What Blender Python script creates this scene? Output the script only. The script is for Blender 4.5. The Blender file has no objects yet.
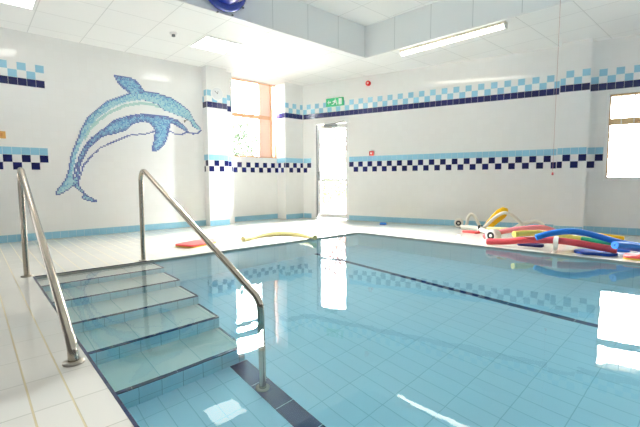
import bpy, math, random
from mathutils import Matrix, Vector
random.seed(7)
scene = bpy.context.scene
COL = scene.collection

# ------------------------------------------------------------------ camera
cam_data = bpy.data.cameras.new('camera')
cam = bpy.data.objects.new('camera', cam_data)
COL.objects.link(cam)
cam_data.sensor_width = 36.0
cam_data.lens = 36.0 * 390.5 / 640.0
cam_data.clip_start = 0.05
cam.matrix_world = (Matrix.Translation((0, 0, 0.87)) @ Matrix.Rotation(math.radians(48.08), 4, 'Z')
                    @ Matrix.Rotation(math.radians(90 - 4.89), 4, 'X') @ Matrix.Rotation(math.radians(-0.286), 4, 'Z'))
scene.camera = cam

# ------------------------------------------------------------------ world, sun, exposure
world = bpy.data.worlds.new('daylight'); scene.world = world
world.use_nodes = True
wnt = world.node_tree
bg = wnt.nodes['Background']
def wn(t, **k):
    n = wnt.nodes.new(t)
    for a_, v_ in k.items(): setattr(n, a_, v_)
    return n
# bright hazy sky: strongest round the sun (beyond the left window and the garden door), dimmer behind
SKY_DIM, SKY_BRIGHT, SKY_LOW = 0.10, 24.0, 0.5
wtc = wn('ShaderNodeTexCoord'); wdot = wn('ShaderNodeVectorMath', operation='DOT_PRODUCT'); wdot.inputs[1].default_value = Vector((-0.72, 0.67, 0.15)).normalized()
wmr = wn('ShaderNodeMapRange', interpolation_type='SMOOTHSTEP'); wmr.inputs['From Min'].default_value = 0.25; wmr.inputs['From Max'].default_value = 0.85
wmr.inputs['To Min'].default_value = SKY_DIM; wmr.inputs['To Max'].default_value = SKY_BRIGHT
wsep = wn('ShaderNodeSeparateXYZ'); wlo = wn('ShaderNodeMapRange'); wlo.inputs['From Min'].default_value = 0.02; wlo.inputs['From Max'].default_value = -0.25
wlo.inputs['To Min'].default_value = 0.0; wlo.inputs['To Max'].default_value = SKY_LOW; wadd = wn('ShaderNodeMath', operation='ADD')
wl = wnt.links.new
wl(wtc.outputs['Generated'], wdot.inputs[0]); wl(wdot.outputs['Value'], wmr.inputs['Value']); wl(wtc.outputs['Generated'], wsep.inputs[0]); wl(wsep.outputs['Z'], wlo.inputs['Value'])
wl(wmr.outputs['Result'], wadd.inputs[0]); wl(wlo.outputs['Result'], wadd.inputs[1]); wl(wadd.outputs[0], bg.inputs['Strength'])
bg.inputs['Color'].default_value = (0.97, 0.985, 1.0, 1)
sun = bpy.data.lights.new('sun', 'SUN'); sun.energy = 3.0; sun.angle = math.radians(25); sun.color = (1, 0.98, 0.96)
sun_o = bpy.data.objects.new('sun', sun); COL.objects.link(sun_o)
sun_o.rotation_euler = Vector((0.80, -0.42, -0.62)).to_track_quat('-Z', 'Y').to_euler()
# daylight through the tall window and the garden door, plus an added fill lamp
def area(name, loc, direction, sx, sy, power, color=(1, 1, 1)):
    l = bpy.data.lights.new(name, 'AREA'); l.shape = 'RECTANGLE'; l.size = sx; l.size_y = sy; l.energy = power; l.color = color
    o = bpy.data.objects.new(name, l); COL.objects.link(o); o.location = loc
    o.rotation_euler = Vector(direction).to_track_quat('-Z', 'Y').to_euler()
    return o
DAY = (0.93, 0.97, 1.0)
area('window_daylight', (-8.6, 4.9, 3.3), (1.0, -0.15, -0.75), 1.6, 1.2, 4300, DAY)
area('door_daylight', (-6.95, 8.0, 3.0), (0.25, -1.0, -0.75), 1.4, 1.2, 3900, DAY)
area('door_low_daylight', (-4.9, 7.9, 2.2), (-0.62, -1.0, -0.30), 1.4, 1.6, 5200, DAY)  # extra lamp added outside the door to brighten the window wall
scene.view_settings.view_transform = 'Standard'
scene.view_settings.look = 'None'
scene.view_settings.exposure = 0.75
scene.view_settings.gamma = 1.0
scene.view_settings.use_curve_mapping = False
scene.cycles.use_denoising = True
scene.cycles.max_bounces = 14
scene.cycles.diffuse_bounces = 6
scene.cycles.glossy_bounces = 6
scene.cycles.transmission_bounces = 10
scene.cycles.caustics_refractive = True
scene.cycles.caustics_reflective = False
scene.cycles.sample_clamp_indirect = 6.0
scene.cycles.blur_glossy = 0.3

# ------------------------------------------------------------------ materials
def srgb(r, g, b):
    f = lambda c: (c / 12.92 if c <= 0.04045 else ((c + 0.055) / 1.055) ** 2.4)
    return (f(r / 255), f(g / 255), f(b / 255), 1)
def mat(name, col, rough=0.5, metal=0.0, spec=0.5, noise=0.0, emit=None, strength=1.0, coat=0.0):
    m = bpy.data.materials.new(name); m.use_nodes = True
    nt = m.node_tree; b = nt.nodes['Principled BSDF']
    b.inputs['Base Color'].default_value = col
    b.inputs['Roughness'].default_value = rough
    b.inputs['Metallic'].default_value = metal
    b.inputs['Specular IOR Level'].default_value = spec
    b.inputs['Coat Weight'].default_value = coat
    if noise:
        tc = nt.nodes.new('ShaderNodeTexCoord'); n = nt.nodes.new('ShaderNodeTexNoise'); n.inputs['Scale'].default_value = 30
        mx = nt.nodes.new('ShaderNodeMixRGB'); mx.blend_type = 'MULTIPLY'; mx.inputs['Color1'].default_value = col
        rp = nt.nodes.new('ShaderNodeMapRange'); rp.inputs['To Min'].default_value = 1 - noise; rp.inputs['To Max'].default_value = 1
        nt.links.new(tc.outputs['Object'], n.inputs['Vector']); nt.links.new(n.outputs['Fac'], rp.inputs['Value'])
        mx.inputs['Fac'].default_value = 1; nt.links.new(rp.outputs['Result'], mx.inputs['Color2'])
        nt.links.new(mx.outputs['Color'], b.inputs['Base Color'])
    if emit:
        b.inputs['Emission Color'].default_value = emit; b.inputs['Emission Strength'].default_value = strength
    return m
def tile_mat(name, c1, c2, grout, w, h, mortar, rough, rough_grout=0.7, offset=(0, 0), bump=0.25, spec=0.5, cross=None):
    """glazed tiles laid in a straight grid; UV is in metres"""
    m = bpy.data.materials.new(name); m.use_nodes = True
    nt = m.node_tree; b = nt.nodes['Principled BSDF']; L = nt.links.new
    uv = nt.nodes.new('ShaderNodeUVMap'); mp = nt.nodes.new('ShaderNodeMapping')
    mp.inputs['Location'].default_value = (offset[0], offset[1], 0)
    br = nt.nodes.new('ShaderNodeTexBrick'); br.offset = 0.0; br.squash = 1.0
    br.inputs['Scale'].default_value = 1.0; br.inputs['Brick Width'].default_value = w; br.inputs['Row Height'].default_value = h
    br.inputs['Mortar Size'].default_value = mortar; br.inputs['Mortar Smooth'].default_value = 0.2
    br.inputs['Color1'].default_value = c1; br.inputs['Color2'].default_value = c2; br.inputs['Mortar'].default_value = grout
    L(uv.outputs['UV'], mp.inputs['Vector']); L(mp.outputs['Vector'], br.inputs['Vector'])
    col = br.outputs['Color']
    if cross:   # wide coloured grout lines running one way only
        sx = nt.nodes.new('ShaderNodeSeparateXYZ'); L(mp.outputs['Vector'], sx.inputs[0])
        md = nt.nodes.new('ShaderNodeMath'); md.operation = 'PINGPONG'; md.inputs[1].default_value = h / 2; L(sx.outputs['Y'], md.inputs[0])
        lt = nt.nodes.new('ShaderNodeMath'); lt.operation = 'LESS_THAN'; lt.inputs[1].default_value = cross[1]; L(md.outputs[0], lt.inputs[0])
        mx = nt.nodes.new('ShaderNodeMixRGB'); L(lt.outputs[0], mx.inputs['Fac']); L(col, mx.inputs['Color1']); mx.inputs['Color2'].default_value = cross[0]
        col = mx.outputs['Color']
    L(col, b.inputs['Base Color'])
    rr = nt.nodes.new('ShaderNodeMapRange'); rr.inputs['To Min'].default_value = rough; rr.inputs['To Max'].default_value = rough_grout
    L(br.outputs['Fac'], rr.inputs['Value']); L(rr.outputs['Result'], b.inputs['Roughness'])
    b.inputs['Specular IOR Level'].default_value = spec
    if bump:
        bp = nt.nodes.new('ShaderNodeBump'); bp.invert = True; bp.inputs['Strength'].default_value = bump; bp.inputs['Distance'].default_value = 0.0015
        L(br.outputs['Fac'], bp.inputs['Height']); L(bp.outputs['Normal'], b.inputs['Normal'])
    return m
TW, TH = 0.1066, 0.108
WHITE_TILE = tile_mat('glazed white wall tile', srgb(238, 238, 236), srgb(236, 236, 234), srgb(230, 229, 225), TW, TH, 0.0016, 0.05)
PILLAR_TILE = WHITE_TILE
DECK_TILE = tile_mat('cream deck tile', srgb(224, 219, 209), srgb(219, 214, 204), srgb(172, 167, 152), 0.284, 0.13, 0.0028, 0.08, 0.5,
                     offset=(1.49 + 0.284 * 40, 0.0), spec=0.5, cross=(srgb(198, 182, 142), 0.0036))
FLOOR_TILE = tile_mat('pale blue pool floor tile', srgb(214, 238, 250), srgb(210, 235, 248), srgb(178, 212, 224), 0.284, 0.13, 0.0030, 0.3, offset=(1.49 + 0.284 * 40, -0.04), bump=0)
TREAD_TILE = tile_mat('off white tread tile', srgb(240, 242, 234), srgb(236, 239, 231), srgb(185, 205, 200), 0.4, 0.284, 0.0025, 0.35, offset=(0, 0.0), bump=0)
RISER_TILE = tile_mat('light blue riser tile', srgb(178, 226, 238), srgb(172, 221, 234), srgb(120, 175, 188), 0.142, 0.2, 0.0025, 0.3, bump=0)
BASIN_TILE = tile_mat('pale blue basin wall tile', srgb(212, 236, 238), srgb(208, 233, 236), srgb(178, 210, 216), 0.284, 0.13, 0.0025, 0.3, bump=0)
CEIL = tile_mat('white ceiling tile grid', srgb(247, 247, 245), srgb(245, 245, 243), srgb(222, 222, 220), 0.65, 0.65, 0.006, 0.85, 0.6, offset=(1.6 + 6.5, -0.76 + 6.5), bump=0.3, spec=0.2)
PANEL = tile_mat('grey white bulkhead board', srgb(238, 240, 239), srgb(236, 238, 237), srgb(208, 211, 210), 0.65, 3.0, 0.006, 0.6, 0.6, offset=(0, 1.0), bump=0.3, spec=0.3)
LIGHT_BLUE = mat('light blue glazed tile', srgb(148, 198, 220), 0.12)
NAVY = mat('navy glazed tile', srgb(24, 28, 82), 0.12)
NAVY_WET = mat('navy edge tile', srgb(30, 42, 78), 0.15)
STRIPE = mat('navy pool lane tile', srgb(14, 32, 88), 0.3)
STEEL = mat('brushed stainless steel', srgb(186, 176, 162), 0.16, 1.0)
STEEL_DARK = mat('steel flange', srgb(170, 162, 150), 0.3, 1.0)
WPAINT = mat('white painted frame', srgb(238, 238, 236), 0.35)
GREYMET = mat('grey metal', srgb(120, 122, 125), 0.4, 0.6)
WOOD_PINK = mat('varnished pine frame', srgb(232, 178, 140), 0.4, noise=0.15)
WOOD_TAN = mat('tan timber frame', srgb(236, 200, 152), 0.4, noise=0.18)
CONCRETE = mat('pale paving', srgb(214, 210, 200), 0.8, noise=0.1)
def glass_mat(name):
    m = bpy.data.materials.new(name); m.use_nodes = True; nt = m.node_tree; nt.nodes.clear()
    o = nt.nodes.new('ShaderNodeOutputMaterial'); t = nt.nodes.new('ShaderNodeBsdfTransparent'); g = nt.nodes.new('ShaderNodeBsdfGlossy')
    g.inputs['Roughness'].default_value = 0.0; f = nt.nodes.new('ShaderNodeFresnel'); f.inputs['IOR'].default_value = 1.45
    mx = nt.nodes.new('ShaderNodeMixShader'); t.inputs['Color'].default_value = (0.97, 0.98, 0.975, 1)
    nt.links.new(f.outputs[0], mx.inputs[0]); nt.links.new(t.outputs[0], mx.inputs[1]); nt.links.new(g.outputs[0], mx.inputs[2]); nt.links.new(mx.outputs[0], o.inputs[0])
    return m
GLASS = glass_mat('clear window glass')
def water_mat():
    m = bpy.data.materials.new('pool water'); m.use_nodes = True; nt = m.node_tree; nt.nodes.clear(); L = nt.links.new
    o = nt.nodes.new('ShaderNodeOutputMaterial')
    g = nt.nodes.new('ShaderNodeBsdfGlass'); g.inputs['IOR'].default_value = 1.33; g.inputs['Roughness'].default_value = 0.0
    v = nt.nodes.new('ShaderNodeVolumeAbsorption'); v.inputs['Color'].default_value = (0.06, 0.85, 0.98, 1); v.inputs['Density'].default_value = 0.24
    tc = nt.nodes.new('ShaderNodeTexCoord'); mp = nt.nodes.new('ShaderNodeMapping'); mp.inputs['Scale'].default_value = (1, 1, 1)
    n = nt.nodes.new('ShaderNodeTexNoise'); n.inputs['Scale'].default_value = 2.6; n.inputs['Detail'].default_value = 2.0
    n2 = nt.nodes.new('ShaderNodeTexNoise'); n2.inputs['Scale'].default_value = 14.0; n2.inputs['Detail'].default_value = 1.0
    ml = nt.nodes.new('ShaderNodeMath'); ml.operation = 'MULTIPLY'; ml.inputs[1].default_value = 0.10
    ad = nt.nodes.new('ShaderNodeMath'); ad.operation = 'ADD'
    bp = nt.nodes.new('ShaderNodeBump'); bp.inputs['Strength'].default_value = 1.0; bp.inputs['Distance'].default_value = 0.0014
    L(tc.outputs['Object'], mp.inputs[0]); L(mp.outputs[0], n.inputs['Vector']); L(mp.outputs[0], n2.inputs['Vector'])
    L(n2.outputs['Fac'], ml.inputs[0]); L(n.outputs['Fac'], ad.inputs[0]); L(ml.outputs[0], ad.inputs[1])
    L(ad.outputs[0], bp.inputs['Height']); L(bp.outputs['Normal'], g.inputs['Normal'])
    L(g.outputs[0], o.inputs['Surface']); L(v.outputs[0], o.inputs['Volume'])
    return m
WATER = water_mat()

# ------------------------------------------------------------------ mesh helpers
class MB:
    def __init__(s): s.v = []; s.f = []; s.uv = []; s.mi = []; s.sm = []
    def face(s, pts, uv=None, mi=0, smooth=False):
        i = len(s.v); s.v += [tuple(p) for p in pts]; s.f.append(tuple(range(i, i + len(pts))))
        s.uv.append(uv or [(p[0], p[1]) for p in pts]); s.mi.append(mi); s.sm.append(smooth)
    def box(s, x0, x1, y0, y1, z0, z1, mi=0, M=None):
        c = [Vector((x, y, z)) for x in (x0, x1) for y in (y0, y1) for z in (z0, z1)]
        loc = [p.copy() for p in c]
        if M is not None: c = [M @ p for p in c]
        for q, ax in (((0, 1, 3, 2), 'yz'), ((4, 6, 7, 5), 'yz'), ((0, 4, 5, 1), 'xz'), ((2, 3, 7, 6), 'xz'), ((0, 2, 6, 4), 'xy'), ((1, 5, 7, 3), 'xy')):
            uv = [(getattr(loc[k], ax[0]), getattr(loc[k], ax[1])) for k in q]
            s.face([c[k] for k in q], uv, mi)
    def grid(s, rings, closed=True, mi=0, smooth=True):
        base = len(s.v); n = len(rings[0])
        for r in rings: s.v += [tuple(p) for p in r]
        for i in range(len(rings) - 1):
            for j in range(n if closed else n - 1):
                a = base + i * n + j; b = base + i * n + (j + 1) % n
                s.f.append((a, b, b + n, a + n)); s.uv.append([(j / n, i), ((j + 1) / n, i), ((j + 1) / n, i + 1), (j / n, i + 1)]); s.mi.append(mi); s.sm.append(smooth)
    def cap(s, ring, mi=0): s.face(ring, [(0, 0)] * len(ring), mi)
    def build(s, name, mats, parent=None, loc=None):
        me = bpy.data.meshes.new(name); me.from_pydata(s.v, [], s.f)
        if not isinstance(mats, (list, tuple)): mats = [mats]
        for m in mats: me.materials.append(m)
        ul = me.uv_layers.new(name='UVMap'); k = 0
        for poly, uvs, mi, sm in zip(me.polygons, s.uv, s.mi, s.sm):
            poly.material_index = mi; poly.use_smooth = sm
            for j, li in enumerate(poly.loop_indices): ul.data[li].uv = uvs[j % len(uvs)]
        me.validate(); me.update()
        o = bpy.data.objects.new(name, me); COL.objects.link(o)
        if parent is not None: o.parent = parent; o.matrix_parent_inverse = parent.matrix_basis.inverted()
        return o
def tag(o, label=None, cat=None, group=None, kind=None):
    if label: o['label'] = label
    if cat: o['category'] = cat
    if group: o['group'] = group
    if kind: o['kind'] = kind
    return o
def struct(mb, name, mats, parent=None):
    o = mb.build(name, mats, parent); o['kind'] = 'structure'; return o
def empty(name, loc, label, cat, group=None):
    o = bpy.data.objects.new(name, None); COL.objects.link(o); o.location = loc; o.empty_display_size = 0.1
    return tag(o, label, cat, group)
def catmull(P, n=8):
    P = [Vector(p) for p in P]; out = []
    Q = [P[0] * 2 - P[1]] + P + [P[-1] * 2 - P[-2]]
    for i in range(1, len(Q) - 2):
        a, b, c, d = Q[i - 1:i + 3]
        for k in range(n):
            t = k / n
            out.append(0.5 * ((2 * b) + (c - a) * t + (2 * a - 5 * b + 4 * c - d) * t * t + (3 * b - a - 3 * c + d) * t ** 3))
    out.append(P[-1]); return out
def rings_along(path, rad, seg=16):
    rs = []; up = Vector((0, 0, 1)); pn = None
    for i, p in enumerate(path):
        t = (path[min(i + 1, len(path) - 1)] - path[max(i - 1, 0)]).normalized()
        if pn is None:
            n = t.cross(up if abs(t.z) < 0.95 else Vector((0, 1, 0))).normalized()
        else:
            n = (pn - t * pn.dot(t)).normalized()
        pn = n; b = t.cross(n); r = rad[i] if isinstance(rad, (list, tuple)) else rad
        rs.append([p + (n * math.cos(a) + b * math.sin(a)) * r for a in [2 * math.pi * k / seg for k in range(seg)]])
    return rs
def tube(mb, path, rad, seg=16, mi=0, caps=True):
    rs = rings_along(path, rad, seg); mb.grid(rs, mi=mi)
    if caps: mb.cap(list(reversed(rs[0])), mi); mb.cap(rs[-1], mi)
def lathe(mb, c, axis, prof, seg=24, mi=0):
    """profile of (distance along axis, radius)"""
    ax = Vector(axis).normalized(); n = ax.cross(Vector((0, 0, 1)) if abs(ax.z) < 0.9 else Vector((1, 0, 0))).normalized(); b = ax.cross(n)
    rs = [[Vector(c) + ax * d + (n * math.cos(a) + b * math.sin(a)) * r for a in [2 * math.pi * k / seg for k in range(seg)]] for d, r in prof]
    mb.grid(rs, mi=mi)

# ------------------------------------------------------------------ the setting: walls
BD = Vector((math.cos(math.radians(17.5)), math.sin(math.radians(17.5)), 0))      # along the back wall, to the right
BN = Vector((BD.y, -BD.x, 0))                                                     # out of the back wall, into the room
B0 = Vector((-6.98, 5.758, 0))
ZC = 3.0
class Face:
    """a wall face: start point, direction, inward normal; s runs along, z up"""
    def __init__(s, p, d, n): s.p = Vector((p[0], p[1], 0)); s.d = Vector((d[0], d[1], 0)).normalized(); s.n = Vector((n[0], n[1], 0)).normalized()
    def at(s, a, z, off=0.0): q = s.p + s.d * a + s.n * off; return Vector((q.x, q.y, z))
def wall_slab(mb, F, s0, s1, z0, z1, holes=(), thick=0.15, u0=0.0):
    ss = sorted({s0, s1, *[h[0] for h in holes], *[h[1] for h in holes]}); zs = sorted({z0, z1, *[h[2] for h in holes], *[h[3] for h in holes]})
    for a, b in zip(ss, ss[1:]):
        for c, d in zip(zs, zs[1:]):
            m = ((a + b) / 2, (c + d) / 2)
            if any(h[0] < m[0] < h[1] and h[2] < m[1] < h[3] for h in holes): continue
            mb.face([F.at(a, c), F.at(b, c), F.at(b, d), F.at(a, d)], [(a - u0, c), (b - u0, c), (b - u0, d), (a - u0, d)])
            mb.face([F.at(a, c, -thick), F.at(a, d, -thick), F.at(b, d, -thick), F.at(b, c, -thick)], [(a, c), (a, d), (b, d), (b, c)])
    def edge(p, q, uv): mb.face([F.at(*p), F.at(*q), F.at(*q, -thick), F.at(*p, -thick)], uv)
    for (a, b, c, d) in [(s0, s1, z0, z1)] + list(holes):
        for p, q in (((a, c), (b, c)), ((b, c), (b, d)), ((b, d), (a, d)), ((a, d), (a, c))):
            l = math.dist(p, q); edge(p, q, [(0, 0), (l, 0), (l, thick), (0, thick)])
def tiles(mb, F, s0, s1, rows, holes=(), phase=0.0, gap=0.0016, proud=0.003, parity=0):
    """rows: list of (z0, kind) kind: 'l' light blue row, 'n' navy row, 'L0'/'L1' chequered light blue, 'N0'/'N1' chequered navy"""
    k0 = math.floor((s0 - phase) / TW) - 1; k1 = math.ceil((s1 - phase) / TW) + 1
    for z0, kind in rows:
        for k in range(k0, k1):
            a = max(s0, phase + (k - 0.5) * TW); b = min(s1, phase + (k + 0.5) * TW)
            if b - a < 0.02: continue
            if kind[1:] and (k + int(kind[1])) % 2: continue
            m = ((a + b) / 2, z0 + TH / 2)
            if any(h[0] < m[0] < h[1] and h[2] < m[1] < h[3] for h in holes): continue
            a += gap; b -= gap; c = z0 + gap; d = z0 + TH - gap; mi = 0 if kind[0] in 'lL' else 1
            f = [F.at(a, c, proud), F.at(b, c, proud), F.at(b, d, proud), F.at(a, d, proud)]; g = [F.at(a, c, 0), F.at(b, c, 0), F.at(b, d, 0), F.at(a, d, 0)]
            mb.face(f, None, mi)
            for i in range(4): mb.face([g[i], g[(i + 1) % 4], f[(i + 1) % 4], f[i]], None, mi)
ZL, ZU = 1.041, 2.239                                    # feet of the lower and the upper band
UP = [(ZU, 'n'), (ZU + TH, 'L1'), (ZU + 2 * TH, 'L0')]
LOW = [(ZL, 'N1'), (ZL + TH, 'N0'), (ZL + 2 * TH, 'l')]
n_trim = [0]
def band(F, s0, s1, rows, holes=(), phase=0.0):
    n_trim[0] += 1; mb = MB(); tiles(mb, F, s0, s1, rows, holes, phase); return struct(mb, 'trim_%d' % n_trim[0], [LIGHT_BLUE, NAVY])
def skirting(side, F, s0, s1, holes=(), phase=0.0):
    mb = MB(); tiles(mb, F, s0, s1, [(0.0, 'l')], holes, phase, gap=0.0012); return struct(mb, 'baseboard_' + side, [LIGHT_BLUE, NAVY])

# left wall (dolphin wall)
FL = Face((-7.11, -1.6), (0, 1), (1, 0))
mb = MB(); wall_slab(mb, FL, 0, 5.63, -0.05, ZC + 0.02, thick=0.4); struct(mb, 'wall_left', WHITE_TILE)
band(FL, 0, 2.532, UP, phase=2.532 - 0.0533); band(FL, 0, 2.518, LOW, phase=2.518 - 0.0533)
skirting('left', FL, 0, 5.0)
# pillar beside the tall window
def pillar(name, F, s0, s1, depth, z1=ZC):
    mb = MB()
    for (a, oa, b, ob) in ((s0, -depth, s0, 0), (s0, 0, s1, 0), (s1, 0, s1, -depth)):
        l = math.hypot(b - a, ob - oa)
        mb.face([F.at(a, -0.05, oa), F.at(b, -0.05, ob), F.at(b, z1, ob), F.at(a, z1, oa)], [(a if l > 0 and a != b else 0, -0.05), (b if a != b else l, -0.05), (b if a != b else l, z1), (a if a != b else 0, z1)])
    mb.face([F.at(s0, z1), F.at(s1, z1), F.at(s1, z1, -depth), F.at(s0, z1, -depth)])
    return struct(mb, name, PILLAR_TILE)
FP = Face((-6.93, 3.40), (0, 1), (1, 0))
pillar('pillar', FP, 0, 0.42, 0.22)
band(FP, 0.003, 0.417, UP, phase=0.0533); band(FP, 0.003, 0.417, LOW, phase=0.17)
mb = MB(); tiles(mb, FP, 0.002, 0.418, [(0, 'l')], gap=0.0012); struct(mb, 'baseboard_pillar', [LIGHT_BLUE, NAVY])
FPs = Face((-7.11, 3.40), (1, 0), (0, -1))               # narrow side of the pillar
band(FPs, 0.012, 0.178, UP, phase=0.12); band(FPs, 0.012, 0.178, LOW, phase=0.12)
# strip of wall after the pillar
FS = Face((-7.11, 3.82), (0, 1), (1, 0))
band(FS, 0.01, 0.20, UP, phase=0.12); band(FS, 0.01, 0.20, LOW, phase=0.12)
# window wall, set back under the tall window
FW = Face((-7.30, 4.03), (0, 1), (1, 0))
WIN = (0.0, 1.24, 1.365, 2.985)
mb = MB(); wall_slab(mb, FW, -0.02, 1.26, -0.05, ZC + 0.02, [WIN], thick=0.2); struct(mb, 'wall_window', WHITE_TILE)
band(FW, 0.003, 1.22, LOW[:2], phase=0.04); skirting('window', FW, 0, 1.22)
# second pillar, in the corner
FQ = Face((-6.98, 5.25), (0, 1), (1, 0))
pillar('pillar', FQ, 0, 0.52, 0.6)
band(FQ, 0.003, 0.50, UP, phase=0.05); band(FQ, 0.003, 0.50, LOW, phase=0.05); skirting('corner', FQ, 0, 0.50)
FQs = Face((-7.30, 5.25), (1, 0), (0, -1)); band(FQs, 0.003, 0.317, UP, phase=0.05); band(FQs, 0.003, 0.317, LOW, phase=0.1)
# back wall with the garden door and the long window
FB = Face(B0, BD, BN)
def sB(x): return (x + 6.98) / BD.x
DOOR = (sB(-6.70), sB(-5.875), 0.0, 2.17)
WINB = (sB(-1.585), sB(0.9), 0.873, 2.165)
PH = sB(-5.81)
mb = MB(); wall_slab(mb, FB, -0.3, 10.9, -0.05, ZC + 0.02, [DOOR, WINB], thick=0.28, u0=PH - TW / 2); struct(mb, 'wall_back', WHITE_TILE)
P0, P1 = sB(-2.225), sB(-2.225) + 0.405                     # pillar on the back wall
band(FB, 0.01, P0 - 0.004, UP, phase=PH); band(FB, P1 + 0.004, 8.6, UP, phase=P1 + 0.165)
band(FB, 0.01, P0 - 0.004, LOW, [(DOOR[0] - 0.06, DOOR[1] + 0.0, 0, 3)], phase=PH); band(FB, P1 + 0.004, WINB[0] - 0.036, LOW, phase=P1 + 0.165)
skirting('back', FB, 0.01, 9.0, [(DOOR[0] - 0.06, DOOR[1], 0, 3)], phase=PH)
FBp = Face(FB.at(0, 0, 0.16), BD, BN)
pillar('pillar', FBp, P0, P1, 0.16)
band(FBp, P0 + 0.003, P1 - 0.003, UP, phase=P0 + 0.13); band(FBp, P0 + 0.003, P1 - 0.003, LOW, phase=P0 + 0.13)
mb = MB(); tiles(mb, FBp, P0 + .002, P1 - .002, [(0, 'l')], gap=0.0012); struct(mb, 'baseboard_pillar', [LIGHT_BLUE, NAVY])

# ------------------------------------------------------------------ ceiling and bulkhead
def yb(x): return B0.y + (x - B0.x) * BD.y / BD.x + 0.12
def flat(pts, z, thick, name, m, down=True):
    mb = MB(); mb.face([(x, y, z) for x, y in pts], [(x, y) for x, y in pts]); zt = z + thick
    mb.face([(x, y, zt) for x, y in reversed(pts)])
    n = len(pts)
    for i in range(n):
        a, b = pts[i], pts[(i + 1) % n]; mb.face([(a[0], a[1], z), (b[0], b[1], z), (b[0], b[1], zt), (a[0], a[1], zt)])
    return struct(mb, name, m)
def bh(x): return 5.32 + 0.062 * (x + 4.71)              # far edge of the raised ceiling
mb = MB()
for pts in ([(-7.6, -1.7), (-4.71, -1.7), (-4.71, bh(-4.71)), (-7.6, bh(-4.71))],
            [(-7.6, bh(-4.71)), (-4.71, bh(-4.71)), (3.4, bh(3.4)), (3.4, yb(3.4)), (-7.6, yb(-7.6))]):
    mb.face([(x, y, ZC) for x, y in pts], [(x, y) for x, y in pts]); mb.face([(x, y, ZC + 0.04) for x, y in reversed(pts)])
struct(mb, 'ceiling', CEIL)
flat([(-4.76, -1.7), (3.4, -1.7), (3.4, bh(3.4) + 0.05), (-4.76, bh(-4.76) + 0.05)], 3.53, 0.04, 'ceiling_raised', CEIL)
mb = MB()
mb.face([(-4.71, -1.7, ZC), (-4.71, bh(-4.71), ZC), (-4.71, bh(-4.71), 3.53), (-4.71, -1.7, 3.53)], [(-1.7 - 0.1, 0), (bh(-4.71) - 0.1, 0), (bh(-4.71) - 0.1, .53), (-1.8, .53)])
mb.face([(-4.71, bh(-4.71), ZC), (3.4, bh(3.4), ZC), (3.4, bh(3.4), 3.53), (-4.71, bh(-4.71), 3.53)], [(0.05, 0), (8.16, 0), (8.16, .53), (0.05, .53)])
mb.face([(-4.75, -1.7, ZC + .04), (-4.75, 5.36, ZC + .04), (-4.75, 5.36, 3.53), (-4.75, -1.7, 3.53)]); mb.face([(-4.75, bh(-4.71) + .04, ZC + .04), (3.4, bh(3.4) + .04, ZC + .04), (3.4, bh(3.4) + .04, 3.53), (-4.75, bh(-4.71) + .04, 3.53)])
struct(mb, 'ceiling_bulkhead', PANEL)
# slim metal edge strip along the foot of the bulkhead
mb = MB(); mb.box(-4.716, -4.696, -1.7, 5.325, ZC - 0.006, ZC + 0.016)
M = Matrix.Translation((-4.71, 5.32, 0)) @ Matrix.Rotation(math.atan(0.062), 4, 'Z'); mb.box(0, 8.1, -0.012, 0.008, ZC - 0.006, ZC + 0.016, 0, M)
struct(mb, 'trim_40', WPAINT)

# ------------------------------------------------------------------ deck
PX, PY, ZW = -4.385, 0.386, -0.022
def far(x): return 4.862 + 0.0844 * (x + 3.588)
PR = 2.6
mb = MB()
for pts in ([(-7.45, -1.7), (PX, -1.7), (PX, far(PX)), (PX, yb(PX)), (-7.45, yb(-7.45))], [(PX, -1.7), (3.4, -1.7), (3.4, PY), (PX, PY)],
            [(PX, far(PX)), (PR, far(PR)), (3.4, far(3.4)), (3.4, yb(3.4)), (PX, yb(PX))], [(PR, PY), (3.4, PY), (3.4, far(3.4)), (PR, far(PR))]):
    mb.face([(x, y, 0) for x, y in pts], [(x, y) for x, y in pts])
struct(mb, 'floor', DECK_TILE)
# coping: the rounded lip of the deck down to the water
COPING = mat('grey coping edge', srgb(176, 180, 172), 0.35)
mb = MB(); c = [(PX, PY), (PR, PY), (PR, far(PR)), (PX, far(PX))]
for i in range(4):
    a, b = c[i], c[(i + 1) % 4]; mb.face([(a[0], a[1], 0), (b[0], b[1], 0), (b[0], b[1], -0.055), (a[0], a[1], -0.055)])
struct(mb, 'trim_41', COPING)
# navy edge tiles on the near side and along the head of the steps
mb = MB(); x = PX + 0.0
while x < 1.6:
    mb.box(x + 0.002, x + 0.282, PY, PY + 0.014, -0.052, 0.001); x += 0.284
y = PY + 0.020
while y < 1.45:
    mb.box(PX - .004, PX + 0.002, y + 0.001, min(y + 0.14, 1.47), -0.006, 0.001); y += 0.142
struct(mb, 'trim_42', NAVY_WET)

# ------------------------------------------------------------------ pool basin
ZF = -1.06
mb = MB(); pts = [(PX, PY), (PR, PY), (PR, far(PR)), (PX, far(PX))]
mb.face([(x, y, ZF) for x, y in pts], [(x, y) for x, y in pts]); struct(mb, 'pool_floor', FLOOR_TILE)
mb = MB()
for i in range(4):
    a, b = pts[i], pts[(i + 1) % 4]; l = math.dist(a, b)
    mb.face([(a[0], a[1], ZF), (a[0], a[1], -0.055), (b[0], b[1], -0.055), (b[0], b[1], ZF)], [(0, ZF), (0, -.055), (l, -.055), (l, ZF)])
struct(mb, 'pool_wall', BASIN_TILE)
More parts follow.
